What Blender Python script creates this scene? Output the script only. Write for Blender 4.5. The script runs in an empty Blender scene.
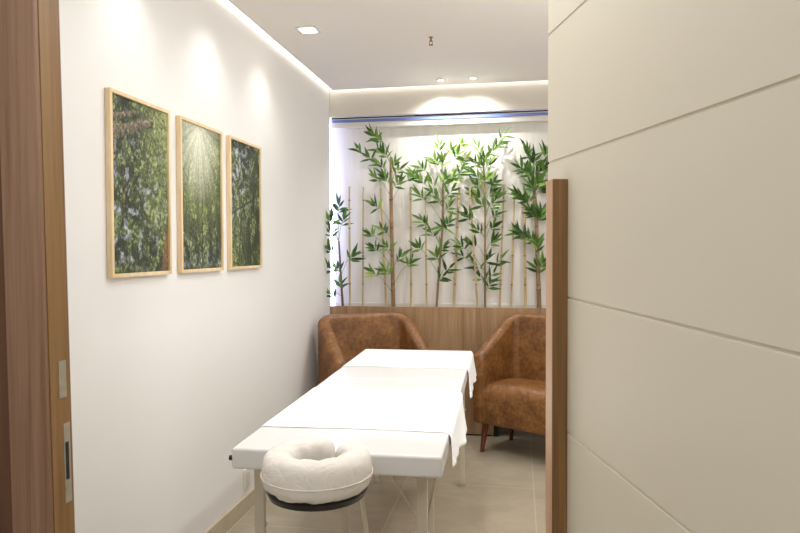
import bpy, bmesh, math, random
from mathutils import Vector, Matrix, noise
random.seed(7)
sc = bpy.context.scene
C = sc.collection
R = math.radians

# ------------------------------------------------------------------ materials
def lin(c):
    return tuple(((v/255)/12.92 if v/255 <= .04045 else ((v/255+.055)/1.055)**2.4) for v in c) + (1,)

class NT:
    def __init__(s, name):
        s.m = bpy.data.materials.new(name); s.m.use_nodes = True
        s.t = s.m.node_tree; s.b = s.t.nodes['Principled BSDF']
    def n(s, kind, **kw):
        nd = s.t.nodes.new('ShaderNode'+kind)
        for k, v in kw.items():
            if hasattr(nd, k) and not k[0].isupper(): setattr(nd, k, v)
            else: nd.inputs[k.replace('_', ' ')].default_value = v
        return nd
    def l(s, a, b): s.t.links.new(a, b)
    def co(s, scale=(1,1,1), which='Object'):
        tc = s.n('TexCoord'); mp = s.n('Mapping'); mp.inputs['Scale'].default_value = scale
        s.l(tc.outputs[which], mp.inputs['Vector']); return mp.outputs[0]
    def ramp(s, fac, stops):
        r = s.n('ValToRGB'); e = r.color_ramp.elements
        while len(e) < len(stops): e.new(.5)
        for el, (p, c) in zip(e, stops): el.position = p; el.color = c
        s.l(fac, r.inputs[0]); return r.outputs[0]
    def bump(s, h, strength=.2, dist=.002):
        b = s.n('Bump'); b.inputs['Strength'].default_value = strength; b.inputs['Distance'].default_value = dist
        s.l(h, b.inputs['Height']); s.l(b.outputs[0], s.b.inputs['Normal'])
    def set(s, **kw):
        for k, v in kw.items(): s.b.inputs[k.replace('_', ' ')].default_value = v
        return s

def plain(name, c, rough=.6, metal=0, var=.04, scale=6, bumpk=0, spec=.5):
    t = NT(name); t.set(Roughness=rough, Metallic=metal)
    t.b.inputs['Specular IOR Level'].default_value = spec
    nz = t.n('TexNoise', Scale=scale, Detail=4.0); t.l(t.co(), nz.inputs['Vector'])
    a = lin(c); lo = tuple(v*(1-var) for v in a[:3])+(1,); hi = tuple(min(1, v*(1+var)) for v in a[:3])+(1,)
    t.l(t.ramp(nz.outputs[0], [(.3, lo), (.7, hi)]), t.b.inputs['Base Color'])
    if bumpk > .5:
        n2 = t.n('TexNoise', Scale=scale, Detail=5.0, Distortion=1.2); t.l(t.co(), n2.inputs['Vector']); t.bump(n2.outputs[0], bumpk, .012)
    elif bumpk:
        n2 = t.n('TexNoise', Scale=scale*20, Detail=3.0); t.l(t.co(), n2.inputs['Vector']); t.bump(n2.outputs[0], bumpk)
    return t.m

def wood(name, c1, c2, c3, grain=(60, 60, 2.2), rough=.45):
    t = NT(name); t.set(Roughness=rough)
    n1 = t.n('TexNoise', Scale=1.0, Detail=6.0, Roughness=.65, Distortion=.35); t.l(t.co(grain), n1.inputs['Vector'])
    n2 = t.n('TexNoise', Scale=1.0, Detail=3.0); t.l(t.co((grain[0]*.14, grain[1]*.14, grain[2]*.35)), n2.inputs['Vector'])
    mx = t.n('Math', operation='ADD'); t.l(n1.outputs[0], mx.inputs[0]); t.l(n2.outputs[0], mx.inputs[1])
    hv = t.n('Math', operation='MULTIPLY'); t.l(mx.outputs[0], hv.inputs[0]); hv.inputs[1].default_value = .5
    t.l(t.ramp(hv.outputs[0], [(.36, lin(c1)), (.5, lin(c2)), (.64, lin(c3))]), t.b.inputs['Base Color'])
    t.bump(n1.outputs[0], .15, .001)
    return t.m

def emis(name, c, k):
    t = NT(name); t.set(Base_Color=lin(c), Emission_Strength=k, Roughness=.5)
    t.b.inputs['Emission Color'].default_value = lin(c); return t.m

M = {}
M['wall'] = plain('wall_paint', (237, 235, 232), .75, var=.012, scale=2, bumpk=.03)
M['ceil'] = plain('ceiling_paint', (240, 235, 229), .8, var=.012, scale=2)
M['bulk'] = plain('bulkhead_paint', (220, 214, 203), .8, var=.012)
M['base'] = plain('baseboard_tile', (196, 184, 160), .4, var=.06, scale=12)
M['door'] = plain('door_lacquer', (229, 222, 204), .5, var=.01, scale=3, bumpk=.02)
M['oak'] = wood('oak_laminate', (140, 108, 76), (166, 132, 96), (186, 154, 118), (120, 120, 3))
M['jamb'] = wood('jamb_wood', (112, 80, 58), (142, 108, 84), (164, 130, 104), (90, 90, 2.5))
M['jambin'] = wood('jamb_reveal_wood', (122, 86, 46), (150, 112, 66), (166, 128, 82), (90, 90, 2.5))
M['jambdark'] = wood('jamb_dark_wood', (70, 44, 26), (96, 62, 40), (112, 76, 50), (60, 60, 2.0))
M['pull'] = wood('handle_wood', (104, 72, 38), (134, 98, 58), (160, 122, 80), (130, 130, 2.0))
M['lit_wood'] = wood('handle_lit_tone', (190, 150, 116), (214, 176, 142), (226, 192, 160), (90, 90, 2.0))  # lighter copy of the handle wood, light painted into the colour
M['pine'] = wood('pine_frame', (214, 184, 138), (232, 206, 164), (242, 222, 186), (26, 26, 5), .5)
M['legwood'] = wood('stained_leg', (70, 30, 14), (104, 50, 24), (126, 66, 34), (60, 60, 5), .35)
M['steel'] = plain('brushed_steel', (205, 203, 198), .3, .9, var=.05, scale=30)
M['tableleg'] = plain('table_leg_enamel', (205, 195, 176), .45, .1, var=.02)
M['black'] = plain('black_plastic', (18, 18, 19), .35, var=.1)
M['darkgap'] = plain('dark_gap', (38, 30, 24), .8, var=.1)
M['brass'] = plain('aged_brass', (150, 116, 72), .4, .7, var=.1, scale=50)
M['vinyl'] = plain('white_vinyl', (228, 226, 224), .22, var=.008, scale=8)
M['cradle'] = plain('cradle_cloth', (234, 228, 220), .85, var=.02, scale=16, bumpk=.6)
M['whitemetal'] = plain('white_profile', (226, 222, 214), .45, var=.01)
M['bluerail'] = plain('blue_profile', (112, 132, 196), .7, 0, var=.05)
M['plate'] = plain('strike_metal', (186, 178, 160), .42, .6, var=.12, scale=60)
M['soil'] = plain('planter_pebbles', (120, 98, 72), .9, var=.4, scale=60)
M['led'] = emis('led_glow', (255, 252, 246), 1.7)
M['lamp'] = emis('lamp_glow', (255, 248, 236), 12)
M['sky'] = emis('window_daylight', (204, 212, 255), 6.5)

def paper():
    t = NT('sheet_cloth'); t.set(Roughness=.9)
    nz = t.n('TexNoise', Scale=9.0, Detail=5.0); t.l(t.co((1, .5, 1)), nz.inputs['Vector'])
    t.l(t.ramp(nz.outputs[0], [(.3, lin((240, 240, 240))), (.7, lin((250, 250, 250)))]), t.b.inputs['Base Color'])
    t.bump(nz.outputs[0], .35, .006); return t.m
M['sheet'] = paper()

def leather():
    t = NT('brown_leather'); t.set(Roughness=.48)
    n1 = t.n('TexNoise', Scale=9.0, Detail=8.0, Roughness=.7); t.l(t.co(), n1.inputs['Vector'])
    n2 = t.n('TexNoise', Scale=45.0, Detail=5.0, Roughness=.7); t.l(t.co(), n2.inputs['Vector'])
    a = t.n('Math', operation='MULTIPLY'); t.l(n2.outputs[0], a.inputs[0]); a.inputs[1].default_value = .45
    b = t.n('Math', operation='MULTIPLY'); t.l(n1.outputs[0], b.inputs[0]); b.inputs[1].default_value = .55
    s = t.n('Math', operation='ADD'); t.l(a.outputs[0], s.inputs[0]); t.l(b.outputs[0], s.inputs[1])
    t.l(t.ramp(s.outputs[0], [(.34, lin((76, 44, 17))), (.48, lin((118, 76, 36))), (.6, lin((148, 102, 54))), (.7, lin((178, 134, 86)))]), t.b.inputs['Base Color'])
    t.bump(n2.outputs[0], .2, .002); return t.m
M['leather'] = leather()

def tiles():
    t = NT('greige_floor_tile'); t.set(Roughness=.3)
    co = t.n('TexCoord'); mp = t.n('Mapping'); mp.inputs['Location'].default_value = (.64, -3.83+.73*6, 0)
    t.l(co.outputs['Object'], mp.inputs['Vector'])
    br = t.n('TexBrick', offset=0.0, squash=1.0); br.inputs['Scale'].default_value = 1
    br.inputs['Brick Width'].default_value = .73; br.inputs['Row Height'].default_value = .73
    br.inputs['Mortar Size'].default_value = .003; br.inputs['Mortar Smooth'].default_value = .1
    t.l(mp.outputs[0], br.inputs['Vector'])
    nz = t.n('TexNoise', Scale=3.2, Detail=8.0, Roughness=.62, Distortion=.8); t.l(t.co((1, 1.6, 1)), nz.inputs['Vector'])
    colr = t.ramp(nz.outputs[0], [(.3, lin((158, 147, 126))), (.5, lin((168, 157, 136))), (.7, lin((178, 168, 148)))])
    mx = t.n('Mix', data_type='RGBA'); t.l(br.outputs['Fac'], mx.inputs[0]); t.l(colr, mx.inputs[6]); mx.inputs[7].default_value = lin((188, 180, 160))
    t.l(mx.outputs[2], t.b.inputs['Base Color']); return t.m
M['tile'] = tiles()

def blindmat():
    t = NT('blind_fabric'); t.set(Roughness=.85)
    t.b.inputs['Transmission Weight'].default_value = 0
    w = t.n('TexNoise', Scale=1.0, Detail=4.0, Distortion=.5); t.l(t.co((14, 14, .8)), w.inputs['Vector'])
    t.l(t.ramp(w.outputs[0], [(.3, lin((230, 226, 220))), (.7, lin((240, 237, 232)))]), t.b.inputs['Base Color'])
    t.bump(w.outputs[0], .5, .02); return t.m
M['blind'] = blindmat()

def leafmat():
    t = NT('bamboo_leaf'); t.set(Roughness=.45)
    at = t.n('Attribute', attribute_name='tint')
    t.l(at.outputs['Color'], t.b.inputs['Base Color'])
    tr = t.n('BsdfTranslucent'); t.l(at.outputs['Color'], tr.inputs['Color'])
    ms = t.n('MixShader'); ms.inputs[0].default_value = .22
    t.l(t.b.outputs[0], ms.inputs[1]); t.l(tr.outputs[0], ms.inputs[2])
    t.l(ms.outputs[0], t.t.nodes['Material Output'].inputs['Surface']); return t.m
M['leaf'] = leafmat()
def cane(name, a, b, c, per=.21):
    t = NT(name); t.set(Roughness=.45)
    nz = t.n('TexNoise', Scale=1.0, Detail=4.0); t.l(t.co((50, 50, 5)), nz.inputs['Vector'])
    colr = t.ramp(nz.outputs[0], [(.3, lin(a)), (.7, lin(b))])
    tc = t.n('TexCoord'); sp = t.n('SeparateXYZ'); t.l(tc.outputs['Object'], sp.inputs[0])
    md = t.n('Math', operation='PINGPONG'); t.l(sp.outputs[2], md.inputs[0]); md.inputs[1].default_value = per/2
    lt = t.n('Math', operation='LESS_THAN'); t.l(md.outputs[0], lt.inputs[0]); lt.inputs[1].default_value = .004
    mx = t.n('Mix', data_type='RGBA'); t.l(lt.outputs[0], mx.inputs[0]); t.l(colr, mx.inputs[6]); mx.inputs[7].default_value = lin(c)
    t.l(mx.outputs[2], t.b.inputs['Base Color']); return t.m
M['cane'] = cane('pale_cane', (178, 156, 112), (204, 184, 140), (120, 88, 48))
M['canebrown'] = cane('brown_cane', (132, 104, 70), (160, 130, 90), (92, 62, 34))
M['canedark'] = cane('dark_cane', (88, 64, 44), (112, 82, 56), (60, 42, 28))
M['twig'] = plain('green_twig', (126, 132, 74), .6, var=.1)

def printmat():
    t = NT('forest_print'); t.set(Roughness=.6)
    at = t.n('Attribute', attribute_name='paint')
    nz = t.n('TexNoise', Scale=120.0, Detail=6.0, Roughness=.75); t.l(t.co((1, 1.2, .7)), nz.inputs['Vector'])
    r = t.ramp(nz.outputs[0], [(.37, (.2, .2, .2, 1)), (.5, (.85, .85, .85, 1)), (.63, (1.6, 1.6, 1.55, 1))])
    mx = t.n('Mix', data_type='RGBA', blend_type='MULTIPLY'); t.l(at.outputs['Alpha'], mx.inputs[0]); mx.clamp_result = True
    t.l(at.outputs['Color'], mx.inputs[6]); t.l(r, mx.inputs[7])
    t.l(mx.outputs[2], t.b.inputs['Base Color']); return t.m
M['print'] = printmat()

# ------------------------------------------------------------------ mesh helpers
def link(name, me, parent=None, mat=None, smooth=False):
    o = bpy.data.objects.new(name, me); C.objects.link(o)
    if mat is not None and me is not None:
        for m in (mat if isinstance(mat, (list, tuple)) else [mat]): me.materials.append(m)
    if parent is not None: o.parent = parent
    if smooth and me: me.shade_smooth()
    return o

def obj(name, bm, mat, parent=None, smooth=False, bevel=0, seg=2, auto=None):
    me = bpy.data.meshes.new(name)
    bmesh.ops.recalc_face_normals(bm, faces=bm.faces)
    bm.to_mesh(me); bm.free()
    o = link(name, me, parent, mat, smooth)
    if auto is not None:
        me.shade_smooth(); me.set_sharp_from_angle(angle=R(auto))
    if bevel:
        b = o.modifiers.new('bevel', 'BEVEL'); b.width = bevel; b.segments = seg; b.limit_method = 'ANGLE'; b.angle_limit = R(40)
    return o

def thing(name, label, cat, loc=(0, 0, 0), rz=0, group=None):
    o = bpy.data.objects.new(name, None); C.objects.link(o)
    o.location = loc; o.rotation_euler = (0, 0, rz); o.empty_display_size = .1
    o['label'] = label; o['category'] = cat
    if group: o['group'] = group
    return o

def tag(o, label, cat, group=None):
    o['label'] = label; o['category'] = cat
    if group: o['group'] = group
    return o

def struct(name, bm, mat, label=None, parent=None, **kw):
    o = obj(name, bm, mat, parent, **kw)
    if parent is None: o['kind'] = 'structure'
    if label: o['label'] = label; 
    return o

def box(bm, x0, x1, y0, y1, z0, z1):
    v = [bm.verts.new((x, y, z)) for x in (x0, x1) for y in (y0, y1) for z in (z0, z1)]
    for f in ((0, 1, 3, 2), (4, 6, 7, 5), (0, 4, 5, 1), (2, 3, 7, 6), (0, 2, 6, 4), (1, 5, 7, 3)):
        bm.faces.new([v[i] for i in f])
    return v
def BX(*a):
    bm = bmesh.new(); box(bm, *a); return bm

def tube(bm, pts, rads, n=10, square=False):
    pts = [Vector(p) for p in pts]; rings = []
    up = Vector((0, 0, 1)); prev = None
    for i, p in enumerate(pts):
        d = (pts[min(i+1, len(pts)-1)]-pts[max(i-1, 0)]).normalized()
        ref = prev if prev is not None else (Vector((1, 0, 0)) if abs(d.z) > .7 else up)
        u = (ref-d*ref.dot(d)).normalized(); w = d.cross(u); prev = u
        r = rads[i] if isinstance(rads, (list, tuple)) else rads
        ring = []
        for k in range(n):
            a = 2*math.pi*k/n + (math.pi/4 if square else 0)
            ring.append(bm.verts.new(p+u*math.cos(a)*r+w*math.sin(a)*r))
        rings.append(ring)
    for a, b in zip(rings, rings[1:]):
        for k in range(n): bm.faces.new((a[k], a[(k+1) % n], b[(k+1) % n], b[k]))
    bm.faces.new(rings[0][::-1]); bm.faces.new(rings[-1])
def TB(*a, **k):
    bm = bmesh.new(); tube(bm, *a, **k); return bm

def loft(bm, rings, closed=True, caps=True):
    rs = [[bm.verts.new(p) for p in r] for r in rings]; n = len(rs[0])
    for a, b in zip(rs, rs[1:]):
        for k in range(n if closed else n-1): bm.faces.new((a[k], a[(k+1) % n], b[(k+1) % n], b[k]))
    if caps: bm.faces.new(rs[0][::-1]); bm.faces.new(rs[-1])
    return rs

def disc(bm, c, r, n=24, z=None):
    vs = [bm.verts.new((c[0]+r*math.cos(2*math.pi*k/n), c[1]+r*math.sin(2*math.pi*k/n), c[2])) for k in range(n)]
    bm.faces.new(vs)

# ------------------------------------------------------------------ room
XL, XR, YB, YF, ZC = -1.39, 1.45, 5.22, .98, 2.54
struct('floor', BX(-2.4, 2.2, -2.0, 5.4, -.06, 0), M['tile'])
bm = bmesh.new(); box(bm, XL-.12, XL, YF, 4.888, 0, 2.7); box(bm, XL-.2, XL-.12, YF, YB+.1, 0, 2.7)
struct('wall_left', bm, M['wall'])
struct('wall_right', BX(XR, XR+.1, YF, YB+.1, 0, 2.7), M['wall'])
# back wall around the window opening (x -1.36..1.1, z .95..2.30)
bm = bmesh.new()
box(bm, -1.6, XR, YB, YB+.1, 0, .9); box(bm, -1.6, XR, YB, YB+.1, 2.36, 2.7)
box(bm, 1.15, XR, YB, YB+.1, .9, 2.36)
struct('wall_back', bm, M['wall'])
# front wall with the doorway
bm = bmesh.new()
box(bm, -2.4, -.80, .925, .98, 0, 2.7); box(bm, .45, 2.2, .88, .96, 0, 2.7); box(bm, -.80, .45, .925, .98, 2.2, 2.7)
struct('wall_front', bm, M['wall'])
bm = bmesh.new()
box(bm, XL+.03, XR, YF, 4.866, ZC, ZC+.05)
struct('ceiling', bm, M['ceil'])
struct('trim_1', BX(XL-.1, XR+.1, .9, YB+.1, 2.70, 2.74), M['ceil'])   # slab above the dropped ceiling
# bulkhead hiding the blind box
struct('trim_2', BX(XL-.1, XR, 4.90, 4.93, 2.35, 2.66), M['bulk'])
bm = BX(XL, XL+.013, YF, 4.86, 0, .084); struct('baseboard_left', bm, M['base'], bevel=.003)
bm = BX(XR-.013, XR, YF, YB, 0, .084); struct('baseboard_right', bm, M['base'], bevel=.003)
# window
w = struct('window_1', BX(XL-.12, 1.15, 5.215, 5.225, .9, 2.36), M['sky'])
bm = bmesh.new()
for a in ((XL-.12, XL-.10, 5.17, 5.21, .9, 2.36), (.3, .34, 5.17, 5.21, .9, 2.36), (1.11, 1.15, 5.17, 5.21, .9, 2.36), (XL, 1.15, 5.17, 5.21, .9, .94), (XL, 1.15, 5.17, 5.21, 2.32, 2.36)):
    box(bm, *a)
obj('window_frame', bm, M['whitemetal'], w)

# cove light strips
def strip(name, label, a):
    o = obj(name, BX(*a), M['led']); tag(o, label, 'light strip'); return o
strip('cove_light', 'white glowing light strip along the top of the left wall', (XL+.002, XL+.029, YF, 4.86, ZC+.006, ZC+.016))
strip('cove_light', 'white glowing light strip along the ceiling edge above the window wall', (XL+.002, XR-.002, 4.868, 4.898, ZC+.006, ZC+.016))

# recessed lamps
def spot_light(loc, tgt, power, ang, blend, rad=.025, col=(1, .99, .98)):
    l = bpy.data.lights.new('spot_beam', 'SPOT'); l.energy = power; l.spot_size = R(ang); l.spot_blend = blend
    l.shadow_soft_size = rad; l.color = col
    o = bpy.data.objects.new('spot_beam', l); C.objects.link(o); o.location = loc
    o.rotation_euler = (Vector(tgt)-Vector(loc)).to_track_quat('-Z', 'Y').to_euler(); return o

def downlight(x, y, label, s=.045, round_=False, group=None):
    t = thing('recessed_downlight', label, 'downlight', (x, y, ZC), 0, group)
    bm = bmesh.new(); n = 32 if round_ else 4
    def rg(r, z): return [(r*(1 if round_ else 1.414)*math.cos(2*math.pi*(k+.5)/n), r*(1 if round_ else 1.414)*math.sin(2*math.pi*(k+.5)/n), z) for k in range(n)]
    loft(bm, [rg(s+.012, 0), rg(s+.012, -.004), rg(s, -.005), rg(s-.006, -.001)], caps=False)
    obj('trim_ring', bm, M['whitemetal'], t)
    bm = bmesh.new(); vs = [bm.verts.new(p) for p in rg(s-.004, -.002)]; bm.faces.new(vs)
    obj('diffuser', bm, M['lamp'], t)
    return t
downlight(-1.117, 3.516, 'square white recessed downlight near the left wall, beside the cove light')
downlight(-.531, 4.713, 'small recessed spotlight above the bamboo, left one of the pair', .024, True)
downlight(-.306, 4.70, 'small recessed spotlight above the bamboo, right one of the pair', .024, True)
for y in (3.516, 2.87, 2.22, 1.6):
    spot_light((-1.19, y, ZC-.012), (-1.22, y, 0), (6.5 if y > 2 else 3.5), 104, 1.0, .03)
spot_light((-.531, 4.713, ZC-.012), (-.53, 4.95, 1.2), 19, 130, 1.0, .015)
spot_light((-.306, 4.70, ZC-.012), (-.30, 4.95, 1.2), 19, 130, 1.0, .015)
# second row over the right half of the room, out of the photograph
for y in (1.9, 3.3):
    spot_light((.75, y, ZC-.012), (.6, y, 0), 27, 140, .9, .03)
spot_light((-.45, 2.7, ZC-.012), (-.5, 2.9, 0), 19, 110, .9, .04)

def area(loc, tgt, sx, sy, p, col=(1, .99, .98)):
    l = bpy.data.lights.new('area_fill', 'AREA'); l.shape = 'RECTANGLE'; l.size = sx; l.size_y = sy; l.energy = p; l.color = col
    o = bpy.data.objects.new('area_fill', l); C.objects.link(o); o.location = loc
    o.rotation_euler = (Vector(tgt)-Vector(loc)).to_track_quat('-Z', 'Y').to_euler(); return o
area((.0, 2.4, ZC-.02), (0, 2.4, 0), 1.6, 2.4, 17)  # unseen broad overhead fill, no visible fixture
area((.95, 2.3, 1.95), (.75, 2.6, 3), .6, 1.6, 9, (1, .96, .92))  # added uplight hidden behind the door leaf to brighten the ceiling
area((.0, -.6, 2.5), (-.1, .3, 0), 1.6, 1.0, 13)  # unseen hall light added for the jamb and door leaf

# small brass sprinkler on the ceiling
t = thing('ceiling_sprinkler', 'tiny brass sprinkler head on the plain white ceiling', 'sprinkler', (-.479, 3.757, ZC))
bm = bmesh.new()
loft(bm, [[(r*math.cos(a*math.pi/6), r*math.sin(a*math.pi/6), z) for a in range(12)] for r, z in ((.012, 0), (.012, -.004), (.005, -.006), (.005, -.018), (.008, -.02), (.008, -.026))])
obj('sprinkler_body', bm, M['brass'], t)
bm = bmesh.new(); tube(bm, [(-.007, 0, -.024), (-.009, 0, -.034), (-.002, 0, -.042)], .0018, 6); tube(bm, [(.007, 0, -.024), (.009, 0, -.034), (.002, 0, -.042)], .0018, 6)
box(bm, -.011, .011, -.007, .007, -.046, -.042)
obj('deflector', bm, M['brass'], t)

# ------------------------------------------------------------------ door jamb at the left
def shear(o, k=.0165):      # the jamb leans a touch
    for v in o.data.vertices: v.co.x += -.0155-(v.co.z-1.1)*k
j = struct('door_frame_1', BX(-.735, -.697, .926, .970, 0, 2.2), M['jambin']); shear(j)
j['label'] = 'brown wooden door jamb at the left edge of the view'
o = obj('casing', BX(-.764, -.698, .916, .926, 0, 2.2), M['jamb'], j, bevel=.002); shear(o)
o = obj('casing_edge', BX(-1.0, -.764, .919, .926, 0, 2.2), M['jambdark'], j); shear(o)
o = obj('lining_edge', BX(-.735, -.6968, .970, .973, 0, 2.2), M['jamb'], j); shear(o)
bm = BX(-.6972, -.6958, .945, .962, 1.117, 1.176); o = obj('strike_plate', bm, M['plate'], j); shear(o)
bm = BX(-.6972, -.6958, .952, .967, .948, 1.075); o = obj('strike_plate', bm, M['plate'], j); shear(o)
sl = obj('latch_slot', BX(-.6965, -.6952, .955, .962, .985, 1.045), M['black'], o); shear(sl)

# ------------------------------------------------------------------ grooved door leaf with a wooden pull
DE = Vector((.086, 1.998)); ang = 16.0
# leaf frame: local +x runs from free edge towards the hinge, local +y points away from the room side seen here
dx = Vector((math.sin(R(ang)), -math.cos(R(ang)))); ny = Vector((math.cos(R(ang)), math.sin(R(ang))))
W = 1.09
grooves = [.133, .50,   .862, 1.224, 1.60, 1.967]
prof = [(0, .01)]
for g in grooves: prof += [(0, g-.004), (.004, g-.0025), (.004, g+.0025), (0, g+.004)]
prof += [(0, 2.18), (.04, 2.18), (.04, .01)]
bm = bmesh.new()
def P(u, n, z): q = DE+dx*u+ny*n; return (q.x, q.y, z)
loft(bm, [[P(0, n, z) for n, z in prof], [P(W, n, z-.019*(0 if z in (.01, 2.18) else 1)) for n, z in prof]])
door = struct('door_1', bm, M['door']); door['label'] = 'open white door with horizontal grooves and a long wooden pull'
bm = bmesh.new()
def pbox(bm, u0, u1, n0, n1, z0, z1):
    v = [bm.verts.new(P(u, n, z)) for u in (u0, u1) for n in (n0, n1) for z in (z0, z1)]
    for f in ((0, 1, 3, 2), (4, 6, 7, 5), (0, 4, 5, 1), (2, 3, 7, 6), (0, 2, 6, 4), (1, 5, 7, 3)): bm.faces.new([v[i] for i in f])
pbox(bm, .115, .166, -.042, -.0002, .42, 1.537)
ph = obj('pull_handle', bm, M['pull'], door, bevel=.0015)
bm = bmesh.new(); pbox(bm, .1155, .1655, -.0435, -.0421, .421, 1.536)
obj('lit_face_strip', bm, M['lit_wood'], ph)  # thin pale strip paints the light on the pull's left face
struct('door_frame_2', BX(.40, .45, .88, .96, 0, 2.2), M['jamb'])['label'] = 'brown wooden hinge jamb beside the white door'

# ------------------------------------------------------------------ pictures
PY1, PW, PG, PT, PB = 2.095, .402, .082, 1.908, 1.257
def fbm(x, y, s, o=4, z=0): return noise.fractal(Vector((x*s, y*s, z)), .6, 2.1, o)   # about -1..1
def mixc(a, b, t): t = max(0, min(1, t)); return [a[i]*(1-t)+b[i]*t for i in range(3)]
def seg_d(x, y, a, b):
    ax, ay = a; bx, by = b; t = max(0, min(1, ((x-ax)*(bx-ax)+(y-ay)*(by-ay))/((bx-ax)**2+(by-ay)**2)))
    return math.hypot(x-ax-t*(bx-ax), y-ay-t*(by-ay)), t
DK, MG, LG, YG, SKY, WH, BR = [lin(c)[:3] for c in ((52, 60, 42), (80, 94, 58), (108, 122, 74), (172, 182, 122), (186, 194, 204), (252, 252, 236), (122, 104, 82))]
def paint(i, u, v):        # u right, v down in metres of the print
    H = .61; fu = u/.40; fv = v/H
    f = .5+.75*fbm(u, v*.75, 16, 5, i*7.3); g = .5+.8*fbm(u+3, v, 55, 3, i*3.1)
    c = mixc(DK, MG, (f-.28)*2.2); c = mixc(c, LG, (f*.6+g*.5-.62)*2.4)
    c = mixc(c, YG, (g*f*1.3-.46)*1.8)
    if i == 0:
        s = .5+.8*fbm(u+1, v+2, 24, 4, 9)
        c = mixc(c, SKY, max(0, s-.62)*3*(1-abs(fv-.6)*1.5)*(1-.7*fu))
        c = mixc(c, YG, max(0, fu-.4)*max(0, .75-fv)*2.2*(.4+g))
        c = mixc(c, DK, max(0, .5-fu)*max(0, .9-abs(fv-.45)*2)*.9)
        d = math.hypot((fu-.8)*.8, (fv-.66)*1.5); c = mixc(c, YG, max(0, .24-d)*2.6*g*1.3)
        for a, b, w in (((0, .135), (.28, .06), .025), ((0, .085), (.16, .04), .013), ((.02, .20), (.0, .09), .008), ((.02, .40), (.13, .28), .004), ((.3, .02), (.40, .07), .004)):
            dd, tt = seg_d(u, v, a, b)
            ww = w*(1-.4*tt)+.003*fbm(u, v, 60, 2)
            if dd < ww:
                lv = a[1]+(b[1]-a[1])*tt; sh = (v-lv)/ww
                c = mixc(mixc(BR, WH, .10+.3*fbm(u, v, 60, 3)), DK, .35+.45*sh+.5*fbm(u, v, 45, 3))
        dd, tt = seg_d(u, v, (.36, .62), (.42, .42))
        if dd < .022: c = mixc(lin((150, 96, 52))[:3], BR, .3+.6*g)
        if fv > .9: c = mixc(c, DK, (fv-.9)*5)
    elif i == 1:
        d = math.hypot((fu-.42)*.8, fv-.08)
        a = math.atan2(fu-.45, fv+.02)
        ray = .5+.5*math.sin(a*23+1)*math.sin(a*11+2)
        c = mixc(c, DK, max(0, fv-.55)*.7)
        c = mixc(c, YG, max(0, 1.05-d*1.3)*(.4+.5*ray))
        c = mixc(c, WH, max(0, .72-d*1.5)*(.9+.5*ray))
        c = mixc(c, SKY, max(0, .2+fbm(u, v, 30, 3, 5)-.15)*max(0, fv-.7)*2)
        for x0, w in ((.20, .007), (.075, .004), (.33, .003)):
            if abs(u-x0-.004*fbm(0, v, 12, 2)) < w*(fv-.1) and fv > (.5 if x0 == .2 else .62): c = mixc(c, DK, .85)
    else:
        s = .5+.8*fbm(u+1, v+5, 26, 4, 2)
        c = mixc(c, DK, .28)
        c = mixc(c, SKY, max(0, s-.55)*3.5*max(0, 1-math.hypot(fu-.2, fv-.22)*1.6))
        c = mixc(c, YG, max(0, .3-abs(fu-.2)*.7)*max(0, .6-abs(fv-.75))*3*g)
        for a, b, w in (((0, .36), (.40, .24), .006), ((.16, .0), (.40, .10), .006), ((.10, .61), (.14, .36), .008), ((.14, .36), (.34, .12), .005), ((.40, .55), (.34, .30), .005)):
            dd, tt = seg_d(u, v, a, b)
            if dd < w+.003*fbm(u, v, 40, 2): c = mixc(c, DK, .75)
    return c
plabel = ['framed forest photo with a thick slanting branch, nearest the doorway',
          'framed forest photo with bright sun rays, middle of the three',
          'framed forest photo of dim tangled foliage, nearest the bamboo']
for i in range(3):
    y0 = PY1+i*(PW+PG)
    t = thing('framed_picture', plabel[i], 'picture', (XL, y0+PW/2, (PT+PB)/2), 0, 'three framed forest photos on the left wall')
    hw, hh, fw_ = PW/2, (PT-PB)/2, .0135
    bm = bmesh.new()
    # mitred frame: outer/inner loops
    def lp(y, z, x): return [(x, -y, -z), (x, y, -z), (x, y, z), (x, -y, z)]
    loops = [lp(hw, hh, .001), lp(hw, hh, .022), lp(hw-fw_, hh-fw_, .022), lp(hw-fw_, hh-fw_, .001)]
    rs = [[bm.verts.new(p) for p in r] for r in loops]
    for a in range(4):
        A, B = rs[a], rs[(a+1) % 4]
        for k in range(4): bm.faces.new((A[k], A[(k+1) % 4], B[(k+1) % 4], B[k]))
    obj('frame', bm, M['pine'], t, bevel=.001)
    nx, nz_ = 150, 230; w_, h_ = 2*(hw-fw_)+.002, 2*(hh-fw_)+.002
    me = bpy.data.meshes.new('print'); vs = []; cols = []
    for b in range(nz_+1):
        for a in range(nx+1):
            u, v = w_*a/nx, h_*b/nz_
            vs.append((.014, -w_/2+u, h_/2-v)); cols += list(paint(i, u*.4/w_, v*.61/h_))+[.9 if i != 1 else .9-.75*max(0, 1-math.hypot(u/w_-.42, v/h_-.08)*1.5)]
    fs = [(b*(nx+1)+a, (b+1)*(nx+1)+a, (b+1)*(nx+1)+a+1, b*(nx+1)+a+1) for b in range(nz_) for a in range(nx)]
    me.from_pydata(vs, [], fs)
    at = me.color_attributes.new('paint', 'FLOAT_COLOR', 'POINT'); at.data.foreach_set('color', [max(0, c) for c in cols])
    link('print', me, t, M['print'])

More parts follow.
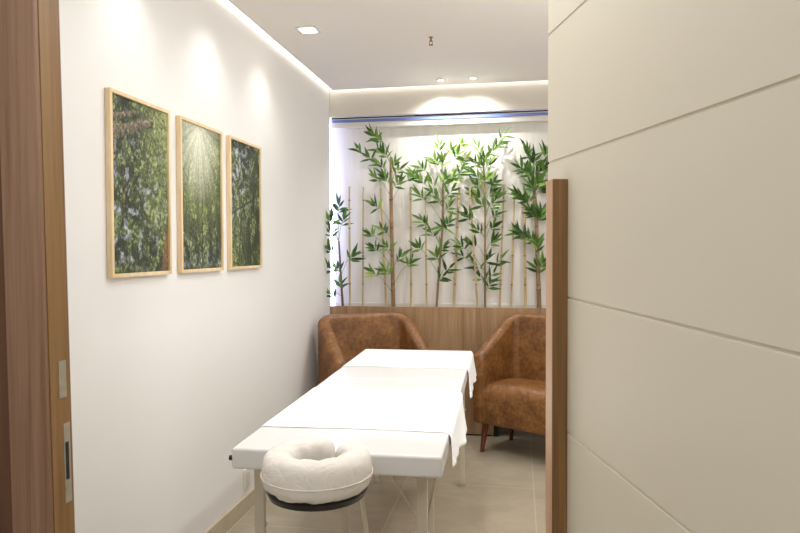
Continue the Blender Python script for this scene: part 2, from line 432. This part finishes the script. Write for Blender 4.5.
# ------------------------------------------------------------------ planter, blind
ZP = .932
t = thing('planter_box', 'long oak veneered planter cabinet below the bamboo', 'planter', (0, 4.86, 0))
obj('front_panel', BX(XL+.002, 1.40, 0, .018, .28, ZP), M['oak'], t)
bm = bmesh.new(); box(bm, XL+.002, -.17, 0, .018, .012, .28); obj('lower_panel', bm, M['oak'], t)
obj('end_panel', BX(-.172, -.14, .002, .30, 0, .28), M['darkgap'], t)
obj('plinth', BX(XL+.002, -.19, .006, .2, 0, .012), M['darkgap'], t)
obj('planter_tray', BX(XL+.002, 1.40, .019, .128, .86, .885), M['soil'], t)
obj('light_block_board', BX(XL+.002, 1.40, .019, .354, .83, .856), M['oak'], t)  # unseen board added to stop window light leaking down behind the planter

t = thing('roller_blind', 'white fabric roller blind with blue headrail behind the bamboo', 'blind', (0, 4.995, 0))
bm = bmesh.new(); nx, nz_ = 160, 20; g = []
x0, x1 = -1.384, 1.2
for b in range(nz_+1):
    row = []
    for a in range(nx+1):
        x = x0+(x1-x0)*a/nx; fz = b/nz_
        row.append(bm.verts.new((x, .004*(1-fz)*math.sin(x*23+2*math.sin(x*5))*(.4+.6*math.sin(x*3.1)**2), .945+(2.28-.945)*fz)))
    g.append(row)
for b in range(nz_):
    for a in range(nx): bm.faces.new((g[b][a], g[b][a+1], g[b+1][a+1], g[b+1][a]))
obj('blind_fabric', bm, M['blind'], t, smooth=True)
obj('bottom_bar', BX(x0, x1, -.006, .006, .86, .95), M['whitemetal'], t, bevel=.003)
hr = obj('headrail', BX(XL-.002, 1.3, -.064, .06, 2.272, 2.337), M['whitemetal'], t)
obj('blue_profile', BX(XL+.012, 1.3, -.072, -.0635, 2.310, 2.329), M['bluerail'], hr)
obj('shadow_gap', BX(XL+.004, 1.3, -.06, .06, 2.337, 2.349), M['darkgap'], hr)

# ------------------------------------------------------------------ bamboo
BY = 4.95
def polebm(bm, a, b, r, per=.21):
    a, b = Vector(a), Vector(b); L = (b-a).length; n = max(2, int(L/per)); pts = []; rd = []
    for k in range(n+1):
        t0 = min(1, (k*per)/L)
        for dz, rr in ((-.006, 1), (-.002, 1.22), (.002, 1.22), (.006, 1)):
            q = t0+dz/L
            if 0 <= q <= 1: pts.append(a.lerp(b, q)); rd.append(r*rr*(1-.15*q))
    pts = [a]+pts+[b]; rd = [r]+rd+[r*.85]
    tube(bm, pts, rd, 10)
poles = [((-1.247, 1.828), (-1.252, .93), 'thin bare bamboo cane, first from the left wall'),
 ((-1.15, 1.826), (-1.154, .93), 'thin bare bamboo cane, second from the left wall'),
 ((-1.011, 1.816), (-.973, .93), 'leaning bare cane just left of the thick bamboo trunk'),
 ((-.787, 1.819), (-.781, .93), 'thin bare bamboo cane just right of the thick left trunk'),
 ((-.671, 1.78), (-.667, .93), 'thin bare cane just left of the second leafy bamboo'),
 ((-.426, 1.812), (-.468, .93), 'bare cane leaning right, just right of the second leafy bamboo'),
 ((-.345, 1.81), (-.287, .93), 'bare cane leaning left, just left of the tall central leafy bamboo'),
 ((-.099, 1.827), (-.131, .93), 'bare cane leaning right, just right of the central leafy bamboo'),
 ((-.024, 1.811), (-.048, .93), 'slim bare cane in the gap left of the rightmost bamboo'),
 ((.044, 1.824), (.056, .93), 'thick pale bare cane directly beside the rightmost leafy bamboo')]
for k, (a, b, lb) in enumerate(poles):
    rr = [.0085, .0075, .009, .0085, .007, .0095, .008, .008, .0075, .011][k]
    bm = bmesh.new(); dzv = .05
    polebm(bm, (0, 0, 0), (a[0]-b[0], (.02 if k % 2 else -.015), a[1]-.885), rr, [.21, .26, .19, .24][k % 4])
    o = obj('bamboo_cane', bm, M['cane'], None, auto=50); o.location = (b[0], BY-.02+.012*(k % 3), .885)
    tag(o, lb, 'bamboo cane', 'bare bamboo canes in the planter')

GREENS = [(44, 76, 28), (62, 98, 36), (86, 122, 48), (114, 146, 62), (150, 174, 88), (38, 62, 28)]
def leaf(bm, lay, base, d, nrm, L, W_, col):
    d = d.normalized(); s = d.cross(nrm).normalized(); nrm = s.cross(d).normalized()
    st = [(0, .06, 0), (.12, .5, .0), (.32, 1, .02), (.6, .82, .0), (.84, .36, -.05), (1, .0, -.11)]
    L_, C_, R_ = [], [], []
    for f, w, z in st:
        p = base+d*(L*f)+nrm*(z*L)
        C_.append(bm.verts.new(p-nrm*W_*.12*w))
        if w > 0: L_.append(bm.verts.new(p+s*W_*.5*w)); R_.append(bm.verts.new(p-s*W_*.5*w))
    fs = []
    for i in range(len(st)-2):
        fs.append(bm.faces.new((L_[i], L_[i+1], C_[i+1], C_[i]))); fs.append(bm.faces.new((C_[i], C_[i+1], R_[i+1], R_[i])))
    fs.append(bm.faces.new((L_[-1], C_[-1], C_[-2]))); fs.append(bm.faces.new((C_[-1], R_[-1], C_[-2])))
    for f in fs:
        for lo in f.loops: lo[lay] = col
def stem_pt(stem, z):
    s = sorted(stem, key=lambda q: -q[1])
    if z >= s[0][1]: return Vector((s[0][0], 0, s[0][1]))
    for a, b in zip(s, s[1:]):
        if z >= b[1]:
            t = (z-b[1])/(a[1]-b[1]); return Vector((b[0]+(a[0]-b[0])*t, 0, z))
    return Vector((s[-1][0], 0, s[-1][1]))
def plant(label, stem, cl, mat, r, seed, Ls=.092, light=.0, dark=0, droop=.35, nl=(6, 9)):
    rnd = random.Random(seed)
    bx_, bz_ = stem[-1]
    t = thing('leafy_bamboo', label, 'bamboo plant', (bx_, BY, .885), 0, 'leafy artificial bamboos in the planter')
    O = Vector((bx_, 0, .885))
    s2 = [Vector((x, 0, z))-O for x, z in stem]
    bm = bmesh.new(); pts = s2[::-1]; pts[0] = Vector((0, 0, 0))
    rd = [r*(1-.3*k/(len(pts)-1)) for k in range(len(pts))]
    fine_p, fine_r = [], []
    for k in range(len(pts)-1):
        n = max(1, int((pts[k+1]-pts[k]).length/.16))
        for q in range(n):
            f = q/n; p = pts[k].lerp(pts[k+1], f); rr = rd[k]+(rd[k+1]-rd[k])*f
            if k+q: fine_p += [p-Vector((0, 0, .006)), p, p+Vector((0, 0, .006))]; fine_r += [rr, rr*1.2, rr]
            else: fine_p.append(p); fine_r.append(rr)
    fine_p.append(pts[-1]); fine_r.append(rd[-1])
    tube(bm, fine_p, fine_r, 10)
    obj('stem', bm, mat, t, auto=50)
    bl = bmesh.new(); lay = bl.loops.layers.float_color.new('tint')
    bt = bmesh.new()
    for (cx, cz) in cl:
        yy = rnd.uniform(-.07, .0)
        if cx < -1.36: cx = -1.355+rnd.uniform(-.01, .01); yy = -.19
        c = Vector((cx, yy, cz))
        sp = stem_pt(stem, cz-.10*abs(cx-stem[0][0])/.1-.03)
        out = (c-sp); out.y = 0
        mid = sp.lerp(c, .5)+Vector((0, yy*.3, .03))
        tube(bt, [sp-O, mid-O, c-O], [.0022, .0016, .001], 5)
        a0 = math.atan2(out.z, out.x) if out.length > .02 else rnd.uniform(0, 6.28)
        if out.length < .04: a0 = rnd.uniform(0, 6.28)
        if cz > 2.14: yy = -.085; c.y = yy
        n = rnd.randint(*nl)
        ax = Vector((math.cos(a0), 0, math.sin(a0))); Lt = Ls*rnd.uniform(.35, .75)
        root = c-ax*(Lt*.5+Ls*.25)
        tube(bt, [root-O, root+ax*Lt-O], [.0011, .0006], 4)
        for k in range(n):
            f = k/(n-1); side = 1 if k % 2 else -1
            a = a0+side*(1-f*.75)*rnd.uniform(.45, 1.25)+rnd.uniform(-.2, .2)
            d = Vector((math.cos(a), rnd.uniform(-.7, .35), math.sin(a)-droop*rnd.uniform(-.2, 1.2)))
            nr = Vector((rnd.uniform(-.7, .7), -1, rnd.uniform(-.3, .9)))
            gi = min(5, max(0, int(rnd.gauss(2.0+light*(cz-1.5)*3.2-dark, 1.0))))  # tint lightens with height, spotlight brightness put into the leaf colour
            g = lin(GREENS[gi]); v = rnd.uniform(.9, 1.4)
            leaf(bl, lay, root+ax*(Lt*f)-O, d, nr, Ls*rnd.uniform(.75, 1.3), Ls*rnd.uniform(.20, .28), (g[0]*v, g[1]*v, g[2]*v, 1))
    # keep leaves in front of the blind
    for bb in (bl, bt):
        for v in bb.verts:
            if v.co.y > .032: v.co.y = .032
            if v.co.x+bx_ < XL+.012: v.co.x = XL+.012-bx_+abs(v.co.x)*.0
    obj('twigs', bt, M['twig'], t)
    obj('foliage', bl, M['leaf'], t)
    return t
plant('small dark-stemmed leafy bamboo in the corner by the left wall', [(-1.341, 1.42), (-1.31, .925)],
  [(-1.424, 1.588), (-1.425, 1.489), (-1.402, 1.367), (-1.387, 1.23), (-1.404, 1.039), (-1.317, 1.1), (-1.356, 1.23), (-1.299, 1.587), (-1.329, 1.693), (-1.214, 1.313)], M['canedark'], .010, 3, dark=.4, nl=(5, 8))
plant('leafy bamboo with a thick brown trunk left of centre and a drooping top sprig', [(-.934, 2.045), (-.935, 1.725), (-.919, .93)],
  [(-1.048, 2.205), (-1.017, 2.175), (-1.025, 2.108), (-.98, 2.069), (-1.172, 2.097), (-1.102, 2.05), (-1.011, 1.995), (-1.057, 1.899), (-.973, 1.897), (-.889, 1.992), (-.866, 1.939), (-.874, 1.858), (-1.05, 1.689), (-.997, 1.508), (-1.09, 1.479), (-1.067, 1.373), (-.975, 1.38), (-1.068, 1.185), (-.968, 1.2), (-.785, 1.26), (-.853, 1.305), (-.776, 1.9)], M['canebrown'], .0155, 11, Ls=.085, dark=-.2, nl=(5, 7))
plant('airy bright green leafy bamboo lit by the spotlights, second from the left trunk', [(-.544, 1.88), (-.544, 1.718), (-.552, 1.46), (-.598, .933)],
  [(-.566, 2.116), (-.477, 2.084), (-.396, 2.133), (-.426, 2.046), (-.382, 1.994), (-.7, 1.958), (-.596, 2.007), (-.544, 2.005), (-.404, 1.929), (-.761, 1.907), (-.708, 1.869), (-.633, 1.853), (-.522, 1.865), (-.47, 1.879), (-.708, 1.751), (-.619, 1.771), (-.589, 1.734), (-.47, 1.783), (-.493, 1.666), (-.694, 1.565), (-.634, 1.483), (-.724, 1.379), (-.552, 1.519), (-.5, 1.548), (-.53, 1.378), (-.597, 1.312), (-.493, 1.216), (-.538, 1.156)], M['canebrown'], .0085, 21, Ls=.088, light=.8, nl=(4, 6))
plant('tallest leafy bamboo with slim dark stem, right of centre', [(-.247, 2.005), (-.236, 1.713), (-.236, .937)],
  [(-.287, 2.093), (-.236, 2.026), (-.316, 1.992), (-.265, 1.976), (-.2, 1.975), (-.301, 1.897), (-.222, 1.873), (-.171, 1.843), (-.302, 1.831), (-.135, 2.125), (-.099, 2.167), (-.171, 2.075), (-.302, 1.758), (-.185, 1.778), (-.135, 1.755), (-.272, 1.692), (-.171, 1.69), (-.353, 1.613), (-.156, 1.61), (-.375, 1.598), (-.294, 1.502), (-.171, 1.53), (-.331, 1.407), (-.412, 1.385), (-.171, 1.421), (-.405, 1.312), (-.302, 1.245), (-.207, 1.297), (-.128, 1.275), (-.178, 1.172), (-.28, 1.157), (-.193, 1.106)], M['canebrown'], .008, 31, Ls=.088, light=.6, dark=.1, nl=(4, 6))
plant('leafy bamboo with thick brown trunk beside the open door, rightmost', [(.108, 1.88), (.13, 1.599), (.155, .941)],
  [(.065, 2.054), (.122, 2.002), (.206, 2.043), (.023, 1.94), (.072, 1.903), (.157, 1.937), (.2, 1.936), (.143, 1.851), (.172, 1.8), (.094, 1.809), (.009, 1.738), (.058, 1.723), (.094, 1.629), (.158, 1.606), (.03, 1.463), (-.005, 1.478), (.137, 1.39), (.087, 1.434), (.165, 1.606), (.137, 1.231), (.18, 1.26)], M['canebrown'], .0165, 41, dark=.1, nl=(7, 10))

# ------------------------------------------------------------------ armchairs
def make_chair(loc, rz, label):
    t = thing('tub_armchair', label, 'armchair', (loc[0], loc[1], 0), rz, 'brown leather tub armchairs')
    hw, yf, yb, rc, T = .35, -.27, .228, .085, .088
    # centre line of the shell wall
    path = []
    cw = hw-T/2; cb = yb-T/2; r = rc
    for k in range(9): path.append((-cw, yf+.035+(cb-r-yf-.035)*k/8))
    for k in range(1, 9):
        a = math.pi-math.pi/2*k/8; path.append((-cw+r+r*math.cos(a), cb-r+r*math.sin(a)))
    for k in range(1, 7): path.append((-cw+r+(2*cw-2*r)*k/6, cb))
    for k in range(1, 9):
        a = math.pi/2-math.pi/2*k/8; path.append((cw-r+r*math.cos(a), cb-r+r*math.sin(a)))
    for k in range(1, 9): path.append((cw, cb-r+(yf+.035-cb+r)*k/8))
    def top(y):
        f = (y-yf)/(.175-yf); f = max(0, min(1, f))
        return (.655)+.25*(f*f*(3-2*f)*.2+f*.8)
    rings = []
    N = len(path)
    for i, (x, y) in enumerate(path):
        a, b = path[max(0, i-1)], path[min(N-1, i+1)]
        d = Vector((b[0]-a[0], b[1]-a[1])).normalized(); n = Vector((d.y, -d.x))   # towards the inside? sign irrelevant
        h = top(y); rings.append((Vector((x, y)), n, h, T, .2))
    def sect(c, n, h, T_, z0, inset=0):
        pts = []; hw_ = T_/2; r_ = min(.034, hw_*.9)
        lst = [(-hw_, z0+.012), (-hw_, z0+.2), (-hw_, h-r_)]
        for k in range(1, 6):
            a = math.pi-math.pi*k/6; lst.append((hw_*math.cos(a), h-r_+r_*math.sin(a)))
        lst += [(hw_, h-r_), (hw_, z0+.2), (hw_, z0+.012), (hw_-.012, z0), (-hw_+.012, z0)]
        return [(c.x+n.x*u, c.y+n.y*u, z) for u, z in lst]
    out = []
    c, n, h, T_, z0 = rings[0]
    for e, (dy, sT, dh) in enumerate(((-.035, .35, .05), (-.030, .7, .028), (-.018, .93, .010))):
        out.append(sect(c+Vector((0, dy)), n, h-dh, T_*sT, z0+.01*(2-e)*.5))
    for c, n, h, T_, z0 in rings: out.append(sect(c, n, h, T_, z0))
    c, n, h, T_, z0 = rings[-1]
    for e, (dy, sT, dh) in enumerate(((-.018, .93, .010), (-.030, .7, .028), (-.035, .35, .05))):
        out.append(sect(c+Vector((0, dy)), n, h-dh, T_*sT, z0+.01*e*.5))
    bm = bmesh.new(); loft(bm, out)
    obj('back_and_arms', bm, M['leather'], t, smooth=True)
    # seat: deep rounded block between the arms, front face nearly flush with them
    bm = bmesh.new(); iw = hw-T+.004
    secs = []
    for k in range(15):
        x = -iw+2*iw*k/14
        e = abs(x)/iw; cr = .012*(1-e**4)
        yfr = yf+.004
        prof_ = [(yfr+.02, .20), (yfr+.004, .21), (yfr, .23), (yfr-.004, .33), (yfr-.002, .40), (yfr+.008, .432+cr*.5), (yfr+.03, .452+cr), (yfr+.08, .464+cr), (yfr+.2, .466+cr), (.0, .462+cr), (yb-T+.01, .452), (yb-T+.01, .20)]
        yl = min(yb-T+.01, cb-r+math.sqrt(max(0, (r-.02)**2-max(0, abs(x)-(cw-r))**2))) if abs(x) > cw-r else yb-T+.01
        secs.append([(x, min(y, yl+.02), z) for y, z in prof_])
    loft(bm, secs)
    obj('seat', bm, M['leather'], t, auto=60)
    for sx in (-1, 1):
        for y0, sy in ((yf+.07, -1), (yb-.10, 1)):
            xx = sx*(hw-.07)
            o = obj('leg', TB([(xx+sx*.022, y0+sy*.02, 0), (xx, y0, .205)], [.0135, .023], 12), M['legwood'], t, auto=50)
    return t
make_chair((-.975, 4.46), R(33), 'brown leather tub armchair in the corner behind the massage table')
make_chair((.137, 4.512), R(-31), 'brown leather tub armchair to the right, next to the door')

# ------------------------------------------------------------------ massage table
TX, TH, TR_ = -.49, .75, .0244
HWD = .322; Y0, YM, Y1 = 1.915, 3.05, 3.985
t = thing('massage_table', 'white vinyl padded folding massage table in the middle of the room', 'massage table', (TX, 0, 0), TR_)
def pad(y0, y1, name):
    bm = BX(-HWD, HWD, y0, y1, TH-.065, TH)
    bmesh.ops.subdivide_edges(bm, edges=bm.edges, cuts=1)
    return obj(name, bm, M['vinyl'], t, bevel=.012, seg=4, auto=50)
def padr(y0, y1, name):
    bm = BX(-HWD, HWD, y0, y1, TH-.065, TH)
    o = obj(name, bm, M['vinyl'], t)
    b = o.modifiers.new('bevel', 'BEVEL'); b.width = .010; b.segments = 4
    o.data.shade_smooth(); o.modifiers.new('wn', 'WEIGHTED_NORMAL'); return o
padr(Y0, YM-.001, 'padded_top'); padr(YM+.001, Y1, 'padded_top')
obj('underframe', BX(-HWD+.05, HWD-.05, Y0+.14, Y1-.14, TH-.085, TH-.060), M['tableleg'], t)
def leg(x, y, s=.0165, z1=.67, dx_=0):
    o = obj('leg', BX(x-s, x+s, y-s*.7, y+s*.7, 0, z1), M['tableleg'], t, bevel=.002)
    obj('foot_cap', BX(x-s-.002, x+s+.002, y-s*.7-.002, y+s*.7+.002, 0, .022), M['black' if False else 'steel'], o)
    obj('height_knob', TB([(x-s-.006, y, .44), (x+s+.006, y, .44)], .006, 8), M['steel'], o)
for x, y in ((-.303, 2.11), (.241, 2.11)): leg(x, y)
for x, y in ((-.188, 2.86), (.19, 2.86)): leg(x, y, .0135)
for x, y in ((-.225, 3.78), (.272, 3.80)): leg(x, y, .0145)
def W2L(x, y, z):      # room point to table point
    c_, s_ = math.cos(TR_), math.sin(TR_); x -= TX; return (x*c_+y*s_, -x*s_+y*c_, z)
obj('diagonal_brace', TB([W2L(-.695, 2.82, .67), W2L(-.69, 2.80, .50), W2L(-.60, 2.60, .25), W2L(-.58, 2.55, .18)], .010, 8), M['tableleg'], t)
obj('brace_cable', TB([W2L(-.57, 2.95, .67), W2L(-.565, 2.95, .34), W2L(-.385, 2.5, .35)], .0035, 6), M['steel'], t)
obj('brace_cable', TB([W2L(-.36, 2.95, .67), W2L(-.352, 2.9, .36), W2L(-.335, 2.25, .28)], .0035, 6), M['steel'], t)
obj('brace_cable', TB([(.272, 3.79, .30), (.20, 3.3, .66)], .0028, 6), M['steel'], t)
obj('side_knob', TB([(-HWD+.002, 1.925, .717), (-HWD-.008, 1.925, .717)], .008, 12), M['black'], t)

def sheet(name, label, y0, y1, dl, dr, seed, skew=0):
    rnd = random.Random(seed); nu = 90; nv = 44; bm = bmesh.new(); g = []
    hwx = HWD+.003; z = TH+.0008
    for b in range(nv+1):
        row = []; fv = b/nv; y = y0+(y1-y0)*fv
        dR = dr*(.72+.33*min(1, fv*1.6)) if seed == 1 else dr*(1.05-.1*fv); dL = dl
        tot = dL+2*hwx+dR
        for a in range(nu+1):
            s = -dL-hwx+tot*a/nu
            yy = y+.006*math.sin(s*9+seed)*(1 if b in (0, nv) else .6)
            r = .012
            if s > hwx-r:
                q = s-(hwx-r)
                if q < r*1.57: an = q/r; X = hwx-r+r*math.sin(an); Z = z-r+r*math.cos(an)
                else:
                    h = q-r*1.57; fl = h/dr
                    X = hwx+.003+.026*fl*(.35+.65*abs(math.sin(fv*5.2+seed)))+.004*math.sin(fv*22)*fl-.012*fl*(1-fv)**3; Z = z-r-h*.96
                    yy += -.035*fl*(1-fv)*1.0+.02*fl*fv+.01*math.sin(h*30+fv*9)
                row.append((X, yy, Z))
            elif s < -(hwx-r):
                q = -s-(hwx-r)
                if q < r*1.57: an = q/r; X = -(hwx-r)-r*math.sin(an); Z = z-r+r*math.cos(an)
                else: h = q-r*1.57; X = -hwx-.004-.01*h/dl; Z = z-r-h*.98
                row.append((X, yy, Z))
            else:
                zz = z+.0008*fbm(s, y, 9, 3, seed)+.0007
                row.append((s, yy, zz))
        g.append([bm.verts.new(p) for p in row])
    for b in range(nv):
        for a in range(nu): bm.faces.new((g[b][a], g[b][a+1], g[b+1][a+1], g[b+1][a]))
    o = obj(name, bm, M['sheet'], None, smooth=True); o.location = (TX, 0, 0); o.rotation_euler.z = TR_
    so = o.modifiers.new('thick', 'SOLIDIFY'); so.thickness = .001; so.offset = 1
    tag(o, label, 'sheet', 'white sheets draped over the massage table'); return o
sheet('folded_sheet', 'white sheet draped across the near half of the massage table', 2.17, 2.83, .10, .145, 1)
sheet('folded_sheet', 'white sheet draped across the far end of the massage table', 3.36, 3.95, .08, .135, 4)

# face cradle
cr = thing('face_cradle', 'white horseshoe face cushion on a black plate at the near table end', 'face cradle', (-.538, 1.75, 0))
def horseshoe(n=64, rx=.105, ry=.109):
    pts = []
    for k in range(n+1):
        a = R(64)-R(341)*k/n            # gap at the table side, right of the middle
        pts.append((rx*math.cos(a), ry*math.sin(a)))
    return pts
hp = horseshoe(); rings = []; NN = len(hp)
for i, (x, y) in enumerate(hp):
    a = hp[max(0, i-1)]; b = hp[min(NN-1, i+1)]
    d = Vector((b[0]-a[0], b[1]-a[1])).normalized(); n = Vector((d.y, -d.x))
    e = min(i, NN-1-i)/2.0; k_ = max(.55, math.sqrt(max(.05, 1-(1-min(1, e))**2)))
    wdt = .044*k_; hg = .053*k_
    ring = []
    for q in range(20):
        an = 2*math.pi*q/20; ca, sa = math.cos(an), math.sin(an)
        u = wdt*math.copysign(abs(ca)**.72, ca); z = .756+hg*math.copysign(abs(sa)**.7, sa)
        wr = .0035*fbm(x*1+u, y+z*2, 22, 4, 2)
        ring.append((x-n.x*(u+wr)*-1, y-n.y*(u+wr)*-1, z+wr))
    rings.append(ring)
bm = bmesh.new(); loft(bm, rings)
cu = obj('cushion', bm, M['cradle'], cr, smooth=True)
pts = [((.105+.0455)*math.cos(R(60)-R(330)*k/60), (.109+.0455)*math.sin(R(60)-R(330)*k/60), .748) for k in range(61)]
obj('piping', TB(pts, .0022, 6), M['cradle'], cu, smooth=True)
bm = bmesh.new()
loft(bm, [[(rr*math.cos(2*math.pi*k/40)*1.0, rr*math.sin(2*math.pi*k/40), z) for k in range(40)] for rr, z in ((.112, .682), (.130, .687), (.138, .703), (.130, .709))])
obj('base_plate', bm, M['black'], cr, auto=40)
for sx in (-.07, .06):
    obj('support_rod', TB([(sx, .05, .684), (sx, .19, .672)], .007, 10), M['steel'], cr)

# outlet low on the left wall
t = thing('wall_outlet', 'small white power outlet low on the left wall behind the table leg', 'outlet', (XL, 3.27, .168))
obj('cover_plate', BX(.0005, .008, -.035, .035, -.05, .05), M['whitemetal'], t, bevel=.002)
obj('socket_face', BX(.008, .011, -.02, .02, -.03, .03), M['whitemetal'], t, bevel=.001)

# hall walls on the camera's side
struct('wall_hall', BX(-2.5, -2.4, -2, 5.4, 0, 2.7), M['wall'])
struct('wall_entry', BX(-2.5, 2.3, -2.1, -2.0, 0, 2.7), M['wall'])

# ------------------------------------------------------------------ world, camera, view
w = bpy.data.worlds.new('world'); sc.world = w; w.use_nodes = True
w.node_tree.nodes['Background'].inputs[0].default_value = (1, .97, .93, 1)
w.node_tree.nodes['Background'].inputs[1].default_value = .35
cam = bpy.data.cameras.new('camera'); co = bpy.data.objects.new('camera', cam); C.objects.link(co)
cam.sensor_width = 36; cam.lens = 671.13/800*36; cam.clip_start = .02
yaw, pitch, roll = .1737, .0246, -.0034
fw = Vector((-math.sin(yaw)*math.cos(pitch), math.cos(yaw)*math.cos(pitch), -math.sin(pitch)))
rt = Vector((math.cos(yaw), math.sin(yaw), 0)); up = rt.cross(fw)
r2 = rt*math.cos(roll)+up*math.sin(roll); u2 = -rt*math.sin(roll)+up*math.cos(roll)
mt = Matrix((r2, u2, -fw)).transposed().to_4x4(); mt.translation = (0, 0, 1.35)
co.matrix_world = mt
sc.camera = co
sc.view_settings.view_transform = 'Standard'
sc.view_settings.exposure = .49
